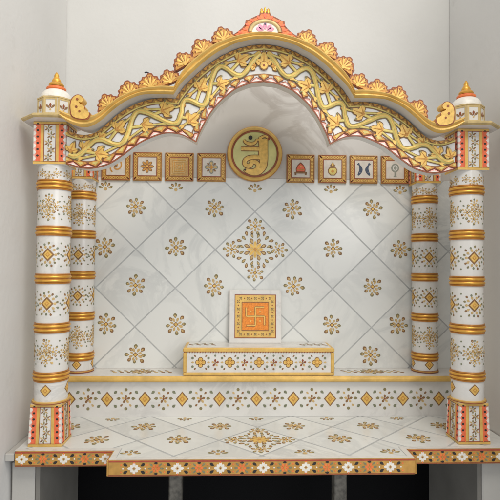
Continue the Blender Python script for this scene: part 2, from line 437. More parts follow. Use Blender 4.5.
# supports below
GS = 'side supports under the platform'
for x0, x1, lab in ((LW+.006, -.586, 'pale plastered side support under the platform beside the left wall'),
                    (.582, RW-.004, 'pale plastered side support under the platform beside the right wall')):
    m = MB(); m.box(x0, x1, -.038, .30, -.72, -.0385, 'support', .003)
    sw = tag(m.build('support_wall', None, ((x0+x1)/2, .12, -.72)), lab, 'support', GS)
    f = MB(); xi, sg = (x1, 1) if x1 < 0 else (x0, -1)
    f.box(min(xi+sg*.0005, xi+sg*.012), max(xi+sg*.0005, xi+sg*.012), -.034, .2995, -.72, -.0388, 'facing', .002)
    f.build('inner_facing', sw, ((x0+x1)/2, .12, -.72))
m = MB(); m.box(-.5855, .5815, .300, .322, -.72, -.0385, 'black')  # near-black sheet across the back, between the side supports
for x, z0, z1, w in ((.452, -.155, -.062, .006), (.466, -.125, -.058, .004), (.441, -.112, -.070, .003), (.459, -.20, -.165, .004), (-.33, -.118, -.104, .004), (-.285, -.128, -.119, .005), (.482, -.15, -.132, .003)):
    P = [(x+w*random.uniform(-.3, .3), z0+(z1-z0)*k/6) for k in range(7)]
    m.ribbon(P, lambda t, w=w: w*(.5+.5*t)*random.uniform(.5, 1), -.001, .0006, 'support', front(.300))
tag(m.build('black_panel', None, (0, .31, -.72)), 'black panel closing the space below the platform', 'panel')
for x, lab in ((-.236, 'dark mottled stone post under the left half of the platform'), (.223, 'dark mottled stone post under the right half of the platform')):
    m = MB(); m.box(x-.018, x+.018, .05, .09, -.72, -.0385, 'post', .003)
    tag(m.build('support_post', None, (x, .07, -.72)), lab, 'post', 'stone posts below the platform')

# ================================================================== step (riser + ledge)
LZ = .127
base = (XC, RY, 0)
T = thing('marble_step', base, 'raised white marble step with gold nosing and a row of gold diamonds on its riser', 'step')
SL, SR = LW+.002, RW-.002
m = MB(); m.box(SL, SR, RY, BY-.001, .0004, .110, 'plain')
mp = front(RY)
for k in range(-5, 6):
    x = XC+.115*k; z = .054
    gemdiamond(m, mp, x, z, .0195, .0235)
    for sx in (-1, 1):
        for dx_, dz_, kk in ((.025, .021, 'green'), (.025, -.021, 'green'), (.0345, .002, 'olive')):
            drop(m, mp, x+sx*dx_, z+dz_, math.atan2(dz_, sx*dx_), .0125, .0095, .0006, kk)
    xm = x+.0575
    if k < 5:
        for q in range(5):
            a = PI/2+2*PI*q/5
            drop(m, mp, xm+.0075*math.cos(a), z+.0075*math.sin(a), a, .0125, .0078, .0006, 'tan' if q % 2 else 'brown')
        dot(m, mp, xm, z, .0026, .0009, 'rust')
        for dz_ in (-.029, .029): dot(m, mp, xm, z+dz_, .0048, .0006, 'olive')
        for sx in (-1, 1):
            for sz in (-1, 1): drop(m, mp, xm+sx*.0135, z+sz*.0185, math.atan2(sz, sx), .0095, .0068, .0006, ('tan', 'brown')[(sx*sz+1)//2])
m.build('riser', T, base)
m = MB(); m.box(SL, SR, RY-.012, BY-.001, .1105, LZ, 'white')
mp = floorp(LZ)
for x0, x1 in ((-.47, -.275), (.275, .47)):
    n = 9
    for i in range(n):
        x = x0+(x1-x0)*(i+.5)/n; y = .268
        drop(m, mp, x-.006, y+.010, 2.3, .021, .010, .0005, 'olive' if i % 2 else 'brown'); drop(m, mp, x+.006, y-.010, -.8, .021, .010, .0005, 'brown' if i % 3 else 'tan')
        dot(m, mp, x, y, .004, .0006, 'tan')
    flower(m, mp, (x0+x1)/2, .272, .036)
for x in (-.2, -.1, .1, .2): pass
m.build('ledge', T, base)
m = MB()
prof = [(RY-.012, .1095), (RY-.0155, .1100), (RY-.0185, .1130), (RY-.0195, .1180), (RY-.0185, .1235), (RY-.0155, .1265), (RY-.0118, LZ+.0003), (RY-.0118, .1095)]
vs = [(x, y, z) for x in (SL, SR) for y, z in prof]; n = len(prof)
m.mesh(vs, [(i, (i+1) % n, (i+1) % n+n, i+n) for i in range(n)], 'gold'); m.build('gold_nosing', T, base)

# ================================================================== back panel of diamond tiles
PY = .322
base = (XC, PY, LZ)
T = thing('tiled_panel', base, 'grey-white marble back panel of large diamond tiles inlaid with small flowers', 'wall panel')
m = MB(); m.box(SL, SR, PY+.0007, BY-.001, LZ+.0004, .7600, 'grout')
cx, cz, d1, d2 = -.0095, .5195, .1315, .1285
diamond_tiles(m, front(PY+.002), cx, cz, d1, d2, [(SL, SR, LZ+.0006, .7600)], .0030, .0012, .002)
m.build('diamond_tiling', T, base)
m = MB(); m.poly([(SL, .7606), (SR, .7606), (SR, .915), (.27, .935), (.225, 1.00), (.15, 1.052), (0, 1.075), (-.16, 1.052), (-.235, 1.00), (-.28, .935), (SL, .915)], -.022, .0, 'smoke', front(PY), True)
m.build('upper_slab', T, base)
def inlay(fn, lab=None):
    q = MB(); fn(q); o = q.build('flower_inlay', T, base)
    if lab: o['label'] = lab
inlay(lambda q: rosette(q, front(PY, cx+.002, cz+.002), .108), 'large four-lobed flower inlay')
rows = [(.661, (-.4065, -.1443, .1174, .3888), 'f'), (.5265, (-.5060, -.2712, .2546, .4830), 'f'), (.3995, (-.4035, -.1424, .1217, .3886), 'f'),
        (.271, (-.4980, -.2688, .2516, .4770), 'f'), (.171, (-.4005, -.141, .118, .3820), 'f'), (.731, (-.5060, -.2739, -.0099, .2468, .4830), 's')]
for z, xs, kd in rows:
    for x in xs:
        if kd == 'f': inlay(lambda q: flower(q, front(PY, x, z), 0, 0, .034, .12, PI/2+random.choice((0, .1, -.1))))
        else: inlay(lambda q: sprig(q, front(PY, x, z-.012), 0, 0, .028))

# ================================================================== pillars
def block(mb_face, hw, hd, z0, z1, hw1, hd1):
    """square block tapering from (hw,hd) at z0 to (hw1,hd1) at z1 with painted strips on its four faces"""
    m = mb_face
    v = [(-hw, -hd, z0), (hw, -hd, z0), (hw, hd, z0), (-hw, hd, z0), (-hw1, -hd1, z1), (hw1, -hd1, z1), (hw1, hd1, z1), (-hw1, hd1, z1)]
    m.mesh(v, [(3, 2, 1, 0), (4, 5, 6, 7), (0, 1, 5, 4), (1, 2, 6, 5), (2, 3, 7, 6), (3, 0, 4, 7)], 'white')
    H = z1-z0
    for fc in range(4):
        ca, sa = math.cos(fc*PI/2), math.sin(fc*PI/2)
        w0, w1 = (hw, hw1) if fc % 2 == 0 else (hd, hd1); e0, e1 = (hd, hd1) if fc % 2 == 0 else (hw, hw1)
        def mp(u, v, h):
            t = (v-z0)/H; x = u*(w0+(w1-w0)*t); y = -(e0+(e1-e0)*t)-h
            return (x*ca-y*sa, x*sa+y*ca, v)
        def rect(u0, u1, a, bq, h, k): m.poly([(u0, a), (u1, a), (u1, bq), (u0, bq)], -.0004, h, k, mp)
        rect(-.995, .995, z0+.0003, z0+.007, .0010, 'gold'); rect(-.995, .995, z1-.007, z1-.0003, .0010, 'gold')
        rect(-.99, .99, z0+.0066, z0+.0080, .0013, 'rust'); rect(-.99, .99, z1-.0080, z1-.0066, .0013, 'rust')
        for s in (-1, 1):
            a, bq = sorted((s*.985, s*.56)); rect(a, bq, z0+.006, z1-.006, .0004, 'pink')
            a, bq = sorted((s*.86, s*.56)); rect(a, bq, z0+.006, z1-.006, .0007, 'coral')
            a, bq = sorted((s*.56, s*.38)); rect(a, bq, z0+.006, z1-.006, .0012, 'gold')
            a, bq = sorted((s*.385, s*.345)); rect(a, bq, z0+.006, z1-.006, .0010, 'rust'); a, bq = sorted((s*.595, s*.555)); rect(a, bq, z0+.006, z1-.006, .0014, 'flame')
            n = max(4, int(H/.017))
            for i in range(n):
                z = z0+.006+(H-.012)*(i+.5)/n
                m.poly([(s*.985, z-.0060), (s*.985, z+.0060), (s*.88, z+.0040), (s*.82, z), (s*.88, z-.0040)], -.0004, .0009, 'ivory', mp)
                m.poly([(s*.74+.08*math.cos(q*PI/4), z+.0075+.0028*math.sin(q*PI/4)) for q in range(8)], -.0004, .0012, 'dark', mp)
        n = 5
        for i in range(n):
            z = z0+.008+(H-.016)*(i+.5)/n; r = .0100; sx = 1/w0
            for q in range(6):
                a = PI/6+PI/3*q; cx_, cz_ = (.0035 if i % 2 else -.0035)*sx, z; c, d = math.cos(a), math.sin(a)
                px, pz = cx_+c*r*.6*sx, cz_+d*r*.6
                m.poly([(px+(t*c*.5*r-w*d*.22*r)*sx, pz+t*d*.5*r+w*c*.22*r) for t, w in ((-1, 0), (0, 1), (1, .3), (1, -.3), (0, -1))], -.0004, .0006, ('brown', 'olive', 'tan')[q % 3], mp)
def wreath(m, mp, cx, z, r):
    for q in range(10):
        a = 2*PI*q/10
        drop(m, mp, cx+r*.60*math.cos(a), z+r*.64*math.sin(a), a, r*.28, r*.22, .0007, 'tan')
    rhomb(m, mp, cx, z, r*.52, r*.57, .0004, 'brown'); gemdiamond(m, mp, cx, z, r*.45, r*.49)
    for q in range(14):
        a = 2*PI*q/14+.13+random.uniform(-.06, .06)
        rr = r*(.88 if q % 2 else .80)
        drop(m, mp, cx+rr*math.cos(a), z+rr*1.08*math.sin(a), a, r*.24, r*.19, .0006, ('olive', 'green', 'brown')[q % 3])
def cluster(m, mp, cx, z, r):
    for k, (dx, dz, s) in enumerate(((0, .62, .46), (-.55, -.05, .44), (.55, .1, .44), (0, -.62, .46), (0, .02, .3))):
        flower(m, mp, cx+dx*r, z+dz*r, r*s*1.22, .15, PI/2*k, 6, ('olive', 'tan', 'brown'))
    for q in range(6):
        a = PI/3*q+.5; drop(m, mp, cx+r*.98*math.cos(a), z+r*1.08*math.sin(a), a, r*.2, r*.15, .0006, 'green')

def make_pillar(R, rings, ztop, zbot, kind):
    r = thing('marble_pillar', (0, 0, 0), 'x', 'pillar', 'marble pillars carrying the arch')
    if kind == 'front':
        m = MB(); block(m, .0425, .039, .0004, .108, .0385, .037); m.build('base_block', r)
        m = MB(); m.lathe([(.001, .1082), (R+.0055, .1082), (R+.0058, .1105), (R+.0045, .1132), (R+.001, .1140), (.001, .1142)], ['ochre', 'rust', 'ochre', 'gold', 'gold']); m.build('collar', r)
    else:
        m = MB(); m.lathe([(.001, .0004), (R+.0035, .0004), (R+.0040, .003), (R+.003, .006), (R+.0005, .0068)], ['rust', 'rust', 'ochre', 'rust']); m.build('collar', r)
    m = MB(); m.lathe([(R, zbot), (R, ztop)], 'white', 56)
    mp = cyl(R)
    zs = [ztop]+list(rings)+[zbot]
    for i in range(len(zs)-1):
        mid = (zs[i]+zs[i+1])/2; gap = zs[i]-zs[i+1]-.026
        for q in range(4):
            u = q*PI/2*R
            if i == 0:
                for t in (-.019, 0, .019): flower(m, mp, u+t, mid-.002+(.004 if t else -.003), .0115, .15, PI/2, 6, ('olive', 'tan', 'brown'))
            elif i == 5: gemdiamond(m, mp, u, mid-.002, .0150, .0160)
            elif i in (2, 3): wreath(m, mp, u, mid, .0315)
            else: cluster(m, mp, u, mid, .0305)
            if i in (2, 3, 1, 4):
                for dz in (-.030, .0, .030): dot(m, mp, u+PI/4*R, mid+dz, .0022, .0006, 'green')
    m.build('shaft', r)
    for z in rings:
        m = MB(); a = R+.0002; o = .0030
        pr = [(R-.001, -.0132), (a+.002, -.0132), (a+.0026, -.0105), (a+.0014, -.0095)]
        pr += [(a+.0014+o*math.sin(PI*t/6), -.0095+.0088*t/6) for t in range(1, 6)]
        pr += [(a+.0012, -.0006), (a+.0012, .0006)]
        pr += [(a+.0014+o*math.sin(PI*t/6), .0007+.0088*t/6) for t in range(1, 6)]
        pr += [(a+.0014, .0095), (a+.0026, .0105), (a+.002, .0132), (R-.001, .0132)]
        ks = []
        for (r0, z0), (r1, z1) in zip(pr, pr[1:]):
            zz = abs((z0+z1)/2); ks.append('ringbrown' if zz > .0078 or zz < .0016 else 'gold2')
        m.lathe([(q, z+w) for q, w in pr], ks, 56); m.build('ring_band', r)
    m = MB()
    hw = .0420 if kind == 'front' else .0385
    block(m, hw, hw, ztop, .8402-(0 if kind == 'front' else LZ), hw, hw); m.build('capital_block', r)
    if kind == 'front':
        m = MB()
        pr = [(.02, .8404), (.066, .8404), (.079, .8425), (.0845, .8462), (.0850, .8500), (.081, .8535), (.060, .8575), (.02, .8578)]
        m.lathe(pr, ['plain', 'plain', 'cream', 'cream', 'cream', 'cream', 'plain'], 8, False, rot=PI/8); m.build('cornice_slab', r)
        m = MB(); c8 = 1/math.cos(PI/8); R8 = .0425*c8
        m.lathe([(.01, .8578), (R8, .8578), (R8, .9040), (R8+.002, .9045), (R8+.002, .9080), (R8-.003, .9095), (.01, .9098)],
                ['white', 'white', 'cream', 'cream', 'cream', 'white'], 8, False, rot=PI/8)
        for q in range(8):
            a = q*PI/4-PI/2; ca, sa = math.cos(a), math.sin(a)
            mpf = lambda u, v, h: ((.0425+h)*ca-u*sa, (.0425+h)*sa+u*ca, v)
            for s in (-1, 1):
                a0, b0 = sorted((s*.0172, s*.0120)); m.poly([(a0, .8585), (b0, .8585), (b0, .9038), (a0, .9038)], -.0004, .0012, 'cream', mpf)
            for zz0, zz1 in ((.8585, .8640), (.8990, .9038)): m.poly([(-.0125, zz0), (.0125, zz0), (.0125, zz1), (-.0125, zz1)], -.0004, .0009, 'cream', mpf)
            for s, aa in ((-1, 2.4), (0, PI/2), (1, .74)): drop(m, mpf, s*.0062, .880+(.003 if s == 0 else 0), aa, .013, .0062, .0007, 'brown' if s else 'rust')
            dot(m, mpf, 0, .8725, .0024, .0009, 'tan')
        m.build('turret', r)
        m = MB(); m.lathe([(.0405, .9096)]+[(.0405*math.cos(t*PI/16)**.8+.0, .9096+.0290*math.sin(t*PI/16)) for t in range(1, 8)]+[(.012, .9388)], 'ivory', 36); m.build('dome', r)
        m = MB(); m.lathe([(.012, .9340), (.0225, .9345), (.0255, .9370), (.0255, .9410), (.0225, .9435), (.012, .9440)], ['rust', 'flame', 'flame', 'coral', 'rust'], 32); m.build('dome_ring', r)
        m = MB(); m.lathe([(.012, .9438), (.0185, .9460), (.0200, .9500), (.0170, .9545), (.0115, .9580), (.0120, .9610), (.0105, .9650), (.0070, .9700), (.0060, .9730), (.0066, .9750), (.0052, .9790), (.0018, .9850), (.0002, .9860)], 'gold2', 28); m.build('finial', r)
    else:
        m = MB(); m.box(-.050, .050, -.050, .028, .8404-LZ, .8560-LZ, 'white', .002); m.build('cornice_slab', r)
    return r
fr = make_pillar(.0422, [.677, .556, .431, .303, .177], .729, .1140, 'front')
fr2 = copy_tree(fr)
fr.location = (XC-.556, 0, 0); fr2.location = (XC+.565, 0, 0)
fr['label'] = 'tall front pillar with coral base block, turret and gold finial by the left wall'
fr2['label'] = 'tall front pillar with coral base block, turret and gold finial by the right wall'
ra = make_pillar(.0395, [z-LZ for z in (.687, .5625, .4335, .304, .177)], .738-LZ, .0066, 'rear')
rb = copy_tree(ra)
ra.location = (XC-.563, .279, LZ+.0004); rb.location = (XC+.555, .279, LZ+.0004)
ra['label'] = 'shorter slim pillar on the raised step, right behind the left front pillar'
rb['label'] = 'shorter slim pillar on the raised step, behind and inside the right front pillar'

# ================================================================== arch
base = (XC, -.05, .72)
T = thing('carved_arch', base, 'white marble multi-lobed arch with gold vine relief, gold cornice and leaf cresting', 'arch')
up1 = [(0, 1.0520), (.031, 1.0490), (.0587, 1.0420), (.076, 1.0365), (.1036, 1.0230), (.1225, 1.0120), (.1485, .9930), (.1670, .9775), (.189, .9570), (.2107, .9335), (.232, .9040)]
up2 = [(.232, .9040), (.262, .9045), (.2935, .9010), (.320, .8930), (.3454, .8818), (.3816, .8580), (.4125, .8290), (.4382, .8100), (.4741, .8040), (.5100, .8150)]
lo1 = [(0, .9530), (.032, .9490), (.050, .9430), (.0755, .9315), (.1010, .9110), (.1180, .8950), (.1355, .8730), (.146, .8570), (.1615, .8260), (.1690, .8100), (.1755, .7900)]
lo2 = [(.1755, .7900), (.190, .7985), (.2158, .8100), (.2522, .8130), (.2834, .8040), (.3196, .7870), (.3455, .7680), (.3713, .7480), (.397, .7310), (.4176, .7230), (.4483, .7170), (.4800, .7200), (.5100, .7290)]
bl1 = [(0, 1.0490), (.033, 1.0460), (.076, 1.0345), (.100, 1.0220), (.119, 1.0125), (.150, .9895), (.175, .9665), (.210, .9320), (.2310, .9000)]
bl2 = [(.2310, .9000), (.2605, .9005), (.3054, .8990), (.3354, .8890), (.3602, .8750), (.390, .8510), (.41, .8320), (.4346, .8165), (.4593, .8130), (.489, .8230), (.512, .8380)]
bu1 = [(0, 1.0635), (.0328, 1.0608), (.0761, 1.0510), (.1192, 1.0350), (.150, 1.0150), (.1652, 1.0030), (.190, .9810), (.2112, .9550), (.2285, .9195)]
bu2 = [(.2285, .9195), (.252, .9205), (.2704, .9195), (.3100, .9130), (.345, .8995), (.3700, .8875), (.388, .8715), (.41, .8540), (.4240, .8450), (.4396, .8410), (.474, .8415), (.497, .8480), (.512, .8540)]
def smooth_resample(pts, n):
    # Catmull-Rom then even arc length
    P = [(2*pts[0][0]-pts[1][0], 2*pts[0][1]-pts[1][1])]+pts+[(2*pts[-1][0]-pts[-2][0], 2*pts[-1][1]-pts[-2][1])]
    out = []
    for i in range(1, len(P)-2):
        for t in [k/10 for k in range(10)]:
            q = []
            for a in (0, 1):
                p0, p1, p2, p3 = P[i-1][a], P[i][a], P[i+1][a], P[i+2][a]
                q.append(.5*(2*p1+(p2-p0)*t+(2*p0-5*p1+4*p2-p3)*t*t+(3*p1-p0-3*p2+p3)*t**3))
            out.append(tuple(q))
    out.append(pts[-1])
    for _ in range(2): out = [out[0]]+[((a[0]+2*c[0]+d[0])/4, (a[1]+2*c[1]+d[1])/4) for a, c, d in zip(out, out[1:], out[2:])]+[out[-1]]
    L = [0]
    for a, c in zip(out, out[1:]): L.append(L[-1]+math.dist(a, c))
    res = []; j = 0
    for i in range(n+1):
        s = L[-1]*i/n
        while j < len(L)-2 and L[j+1] < s: j += 1
        t = (s-L[j])/max(1e-9, L[j+1]-L[j]); res.append((out[j][0]+(out[j+1][0]-out[j][0])*t, out[j][1]+(out[j+1][1]-out[j][1])*t))
    return res
NS = 48
def full(c1, c2):   # left end .. centre .. right end
    h = smooth_resample(c1, NS)+smooth_resample(c2, NS)[1:]
    return [(XC-x, z) for x, z in reversed(h)]+[(XC+x, z) for x, z in h[1:]]
UP, LO, BL, BU = full(up1, up2), full(lo1, lo2), full(bl1, bl2), full(bu1, bu2)
NN = len(UP)-1          # 4*NS spans
def at_arch(s, t):      # s in 0..4 (left end .. right end), t 0 (inner edge) .. 1 (under the cornice)
    x = max(0, min(NN-1e-6, s/4*NN)); i = int(x); f = x-i
    a = [LO[i][k]+(LO[i+1][k]-LO[i][k])*f for k in (0, 1)]; c = [UP[i][k]+(UP[i+1][k]-UP[i][k])*f for k in (0, 1)]
    return (a[0]+(c[0]-a[0])*t, a[1]+(c[1]-a[1])*t)
FA = -.050
fm = front(FA)
am = lambda s, t, h: fm(*at_arch(s, t), h)
m = MB()
vs = []; fs = []
for i in range(NN+1):
    for p, y in ((LO[i], FA), (LO[i], FA+.034), (UP[i], FA+.034), (UP[i], FA)): vs.append((p[0], y, p[1]))
for i in range(NN):
    for q in range(4): fs.append((4*i+q, 4*i+(q+1) % 4, 4*i+4+(q+1) % 4, 4*i+4+q))
fs += [(0, 1, 2, 3), tuple(4*NN+k for k in (3, 2, 1, 0))]
m.mesh(vs, fs, 'white'); m.build('fascia', T, base)
# lengths along the arch so that borders repeat evenly
def s_at_even(t, step):
    P = [at_arch(4*i/1200, t) for i in range(1201)]; L = [0]
    for a, c in zip(P, P[1:]): L.append(L[-1]+math.dist(a, c))
    n = round(L[-1]/step); out = []; j = 0
    for i in range(n+1):
        q = L[-1]*i/n
        while j < 1199 and L[j+1] < q: j += 1
        out.append(4*(j+(q-L[j])/max(1e-9, L[j+1]-L[j]))/1200)
    return out
m = MB()        # inner border: gold lobes over pink points
m.ribbon([at_arch(4*i/260, .012) for i in range(261)], .0035, -.001, .0012, 'rust', fm)
ss = s_at_even(.06, .0385)
m.ribbon([at_arch(4*i/260, .205) for i in range(261)], .0032, -.001, .0014, 'brown', fm)
for a, c in zip(ss, ss[1:]):
    md = (a+c)/2
    m.poly([at_arch(a, .025), at_arch(c, .025), at_arch(md, .150)], -.0005, .0010, 'rust', fm)
    m.poly([at_arch(a+(c-a)*.12, .030), at_arch(c-(c-a)*.12, .030), at_arch(md, .120)], -.0005, .0016, 'pink', fm)
    m.poly([at_arch(a+(c-a)*.26, .032), at_arch(c-(c-a)*.26, .032), at_arch(md, .085)], -.0005, .0021, 'ivory', fm)
LOB = ((0, .012), (.14, .058), (.30, .100), (.49, .135), (.50, .178), (.28, .204), (0, .212))
LO2 = ((0, .040), (.11, .078), (.26, .114), (.42, .145), (.42, .172), (.22, .194), (0, .200))
for i, a in enumerate(ss):
    w = ss[1]-ss[0]
    for shp, k, h in ((LOB, 'rust', .0026), (LO2, 'orange', .0040), (tuple((u*.5, .14+(t-.14)*.6) for u, t in LO2), 'vine', .0046)):
        pts = [at_arch(a+w*u, t) for u, t in shp] if i < len(ss)-1 else [at_arch(a, t) for u, t in shp[:1]]
        lft = [at_arch(a-w*u, t) for u, t in reversed(shp[1:-1])] if i > 0 else []
        if i == len(ss)-1: pts = [at_arch(a, shp[0][1]), at_arch(a, shp[-1][1])]
        if len(pts+lft) > 2: m.poly(pts+lft, -.0005, h, k, fm)
m.build('inner_border', T, base)
m = MB()        # upper border: dark line with small leaves under the cornice
m.ribbon([at_arch(4*i/260, .855) for i in range(261)], .0040, -.001, .0016, 'brown', fm)
m.ribbon([at_arch(4*i/260, .875) for i in range(261)], .0035, -.001, .0030, 'vine', fm, dome=.0008)
ss = s_at_even(.93, .0260)
m.ribbon([at_arch(4*i/260, .945) for i in range(261)], .0105, -.001, .0010, 'ochre', fm)
for a, c in zip(ss, ss[1:]):
    md = (a+c)/2
    m.poly([at_arch(a+(c-a)*u, t) for u, t in ((.04, .995), (.96, .995), (.80, .95), (.5, .890), (.2, .95))], -.0005, .0020, 'brown', fm)
    m.poly([at_arch(a+(c-a)*u, t) for u, t in ((.2, .99), (.8, .99), (.66, .95), (.5, .915), (.34, .95))], -.0005, .0032, 'orange', fm)
    m.poly(circle(*at_arch(a, .915), .0030, 8), -.0005, .0024, 'leaf', fm)
m.build('upper_border', T, base)
# vine
def vphase(q):      # q = 0 centre .. 2 end : phase in periods
    return 2.15*q if q < 1 else 2.15+2.45*(q-1)
def vine_t(q): return .530+.250*math.cos(2*PI*vphase(q))*(1 if q > .06 else 1)
for sg in (-1, 1):
    m = MB(); pts = [at_arch(2+sg*(.03+1.95*i/220), vine_t(.03+1.95*i/220)) for i in range(221)]
    wv = lambda w: (lambda t: w*(1+.07*math.sin(t*61)+.05*math.sin(t*173+1)))
    m.ribbon(pts, wv(.0160), -.001, .0022, 'green', fm); m.ribbon(pts, wv(.0142), -.001, .0032, 'brown', fm); m.ribbon(pts, wv(.0112), -.001, .0044, 'vine', fm, dome=.0024)
    m.ribbon(pts, .0030, -.001, .0071, 'leaf', fm, dome=.0005)
    m.build('vine_relief', T, base)
# gold leaves in the bends
def smooth_closed(P, n=4):
    out = []; N = len(P)
    for i in range(N):
        for k in range(n):
            t = k/n; q = []
            for a in (0, 1):
                p0, p1, p2, p3 = P[i-1][a], P[i][a], P[(i+1) % N][a], P[(i+2) % N][a]
                q.append(.5*(2*p1+(p2-p0)*t+(2*p0-5*p1+4*p2-p3)*t*t+(3*p1-p0-3*p2+p3)*t**3))
            out.append(tuple(q))
    return out
LEAF = [(-.10, -.55), (-.16, -.30), (-.50, -.34), (-.62, -.08), (-.40, .04), (-.56, .26), (-.30, .30), (-.16, .42), (0, .70),
        (.16, .42), (.30, .30), (.56, .26), (.40, .04), (.62, -.08), (.50, -.34), (.16, -.30), (.10, -.55)]
LEAF = smooth_closed([(-.07, -.50), (-.22, -.36), (-.46, -.34), (-.60, -.12), (-.62, .14), (-.42, .10), (-.26, .14), (-.24, .34), (-.02, .70), (.05, .70), (.24, .34), (.26, .14), (.42, .10), (.62, .14), (.60, -.12), (.46, -.34), (.22, -.36), (.07, -.50)])
def trefoil(m, p, a, sc):
    c, d = math.cos(a-PI/2), math.sin(a-PI/2)
    tr = lambda k: [(p[0]+(x*c-y*d)*sc*k, p[1]+(x*d+y*c)*sc*k) for x, y in LEAF]
    m.poly(tr(1.17), -.0005, .0022, 'brown', fm); m.poly(tr(.98), -.0005, .0044, 'leaf', fm)
    pt = lambda x, y: (p[0]+(x*c-y*d)*sc, p[1]+(x*d+y*c)*sc)
    for tip in ((0, .52), (-.46, -.02), (.46, -.02)):       # raised veins and green tips
        m.ribbon([pt(0, -.40), pt(tip[0]*.5, -.40+(tip[1]+.40)*.55), pt(*tip)], lambda t: .0042*(1.1-t), -.001, .0050, 'orange', fm, dome=.0006)
    for tip, r in (((0, .66), PI/2), ((-.60, .10), 2.3), ((.60, .10), .8)):
        drop(m, fm, *pt(*tip), a-PI/2+r, sc*.28, sc*.14, .0053, 'olive')
bends = [k/2 for k in range(0, 10)]
for sg in (-1, 1):
    for k in range(1, 10):
        ph = k/2; q = ph/2.15 if ph < 2.15 else 1+(ph-2.15)/2.45
        if q > 1.93: continue
        peak = (k % 2 == 0)
        for dq, dt, sc in ((-.02, 0, .0360), ):
            t = .345 if peak else .695
            s = 2+sg*(q+dq); p = at_arch(s, t); p2 = at_arch(s+sg*.02, t); dirx = (p2[0]-p[0], p2[1]-p[1])
            u = at_arch(s, t+.05); nrm = (u[0]-p[0], u[1]-p[1]); ln = math.hypot(*nrm); ld = math.hypot(*dirx)
            w = 1 if not peak else -1
            a = math.atan2(w*nrm[1]/ln*.35-dirx[1]/ld*.75, w*nrm[0]/ln*.35-dirx[0]/ld*.75)
            mm = MB(); trefoil(mm, p, a+random.uniform(-.18, .18), sc*random.uniform(.92, 1.08)*.92)
            # leaf stem joining the vine and two buds
            tt = vine_t(q+.11); e2 = at_arch(2+sg*(q+.11), tt)
            mid = ((p[0]+e2[0])/2, (p[1]+e2[1])/2)
            mm.ribbon([p, mid, e2], .0092, -.001, .0024, 'brown', fm); mm.ribbon([p, mid, e2], .0066, -.001, .0034, 'vine', fm, dome=.001)
            for ds, tb in ((-.155, .76 if not peak else .28), (.16, .76 if not peak else .27)):
                pb = at_arch(s+sg*ds, tb); pc = ((p[0]+pb[0])/2, (p[1]+pb[1])/2); mm.ribbon([p, pc, pb], .0075, -.001, .0022, 'brown', fm); mm.ribbon([p, pc, pb], .0048, -.001, .0030, 'vine', fm, dome=.0008)
                aa = math.atan2(pb[1]-p[1], pb[0]-p[0]); drop(mm, fm, *pb, aa, .0225, .0145, .0026, 'brown'); drop(mm, fm, *pb, aa, .0180, .0105, .0042, 'leaf'); drop(mm, fm, pb[0]+.006*math.cos(aa), pb[1]+.006*math.sin(aa), aa, .0080, .0050, .0048, 'olive' if ds > 0 else 'orange')
            mm.build('leaf_relief', T, base)
for sg in (-1, 1):          # leaves that fill the ends by the capitals
    for q, t, a, sc in ((1.84, .66, 2.2, .030), (1.955, .52, 1.9, .026), (1.70, .80, 2.5, .020)):
        mm = MB(); p = at_arch(2+sg*q, t); trefoil(mm, p, a if sg > 0 else PI-a, sc)
        e2 = at_arch(2+sg*(q-.03), vine_t(q-.03)); mm.ribbon([p, ((p[0]+e2[0])/2, (p[1]+e2[1])/2), e2], .0062, -.001, .0030, 'vine', fm)
        mm.build('leaf_relief', T, base)
# centre blossom of the fascia
m = MB(); p = at_arch(2, .46)
trefoil(m, (p[0], p[1]+.010), PI/2, .036)
for s in (-1, 1):
    trefoil(m, (p[0]+s*.030, p[1]-.004), PI/2-s*1.5, .020)
m.poly(circle(p[0], p[1]-.004, .012, 16), -.0005, .0050, 'brown', fm); m.poly(circle(p[0], p[1]-.004, .0095, 16), -.0005, .0065, 'leaf', fm)
m.poly(circle(p[0], p[1]-.004, .003, 8), -.0005, .0075, 'rust', fm)
m.build('centre_blossom', T, base)
# cornice: gold front moulding, soffit and top
m = MB(); vs = []; fs = []
pr = [(0, -.094), (.06, -.100), (.22, -.1040), (.38, -.1030), (.48, -.1010), (.56, -.1035), (.74, -.1070), (.90, -.1050), (1, -.099), (1, -.094)]
for i in range(NN+1):
    for t, y in pr: vs.append((BL[i][0]+(BU[i][0]-BL[i][0])*t, y, BL[i][1]+(BU[i][1]-BL[i][1])*t))
n = len(pr)
for i in range(NN):
    for q in range(n-1): fs.append((i*n+q, i*n+q+1, (i+1)*n+q+1, (i+1)*n+q))
fs += [tuple(range(n)), tuple(range(NN*n+n-1, NN*n-1, -1))]
m.mesh(vs, fs, 'gold', True); m.build('gold_moulding', T, base)
m = MB(); vs = []; fs = []
for i in range(NN+1):
    for t, y in ((.02, -.0935), (.02, FA-.0002), (.02, FA+.030), (.97, FA+.030), (.97, -.0935)):
        vs.append((BL[i][0]+(BU[i][0]-BL[i][0])*t, y, BL[i][1]+(BU[i][1]-BL[i][1])*t+(0.0035 if (t < .5) else 0)))
for i in range(NN):
    for q in range(5): fs.append((i*5+q, i*5+(q+1) % 5, (i+1)*5+(q+1) % 5, (i+1)*5+q))
m.mesh(vs, fs, 'plain'); m.build('cornice_hood', T, base)
m = MB(); vs = []; fs = []  # unseen barrel added behind the fascia to shade the recess
for i in range(NS, 3*NS+1):
    for y, dz in ((FA+.0305, -.006), (.185, -.006), (.185, .006), (FA+.0305, .006)): vs.append((UP[i][0], y, UP[i][1]+dz+.004))
for i in range(2*NS):
    for q in range(4): fs.append((4*i+q, 4*i+(q+1) % 4, 4*i+4+(q+1) % 4, 4*i+4+q))
m.mesh(vs, fs, 'plain', True); m.build('unseen_shade_vault', T, base)
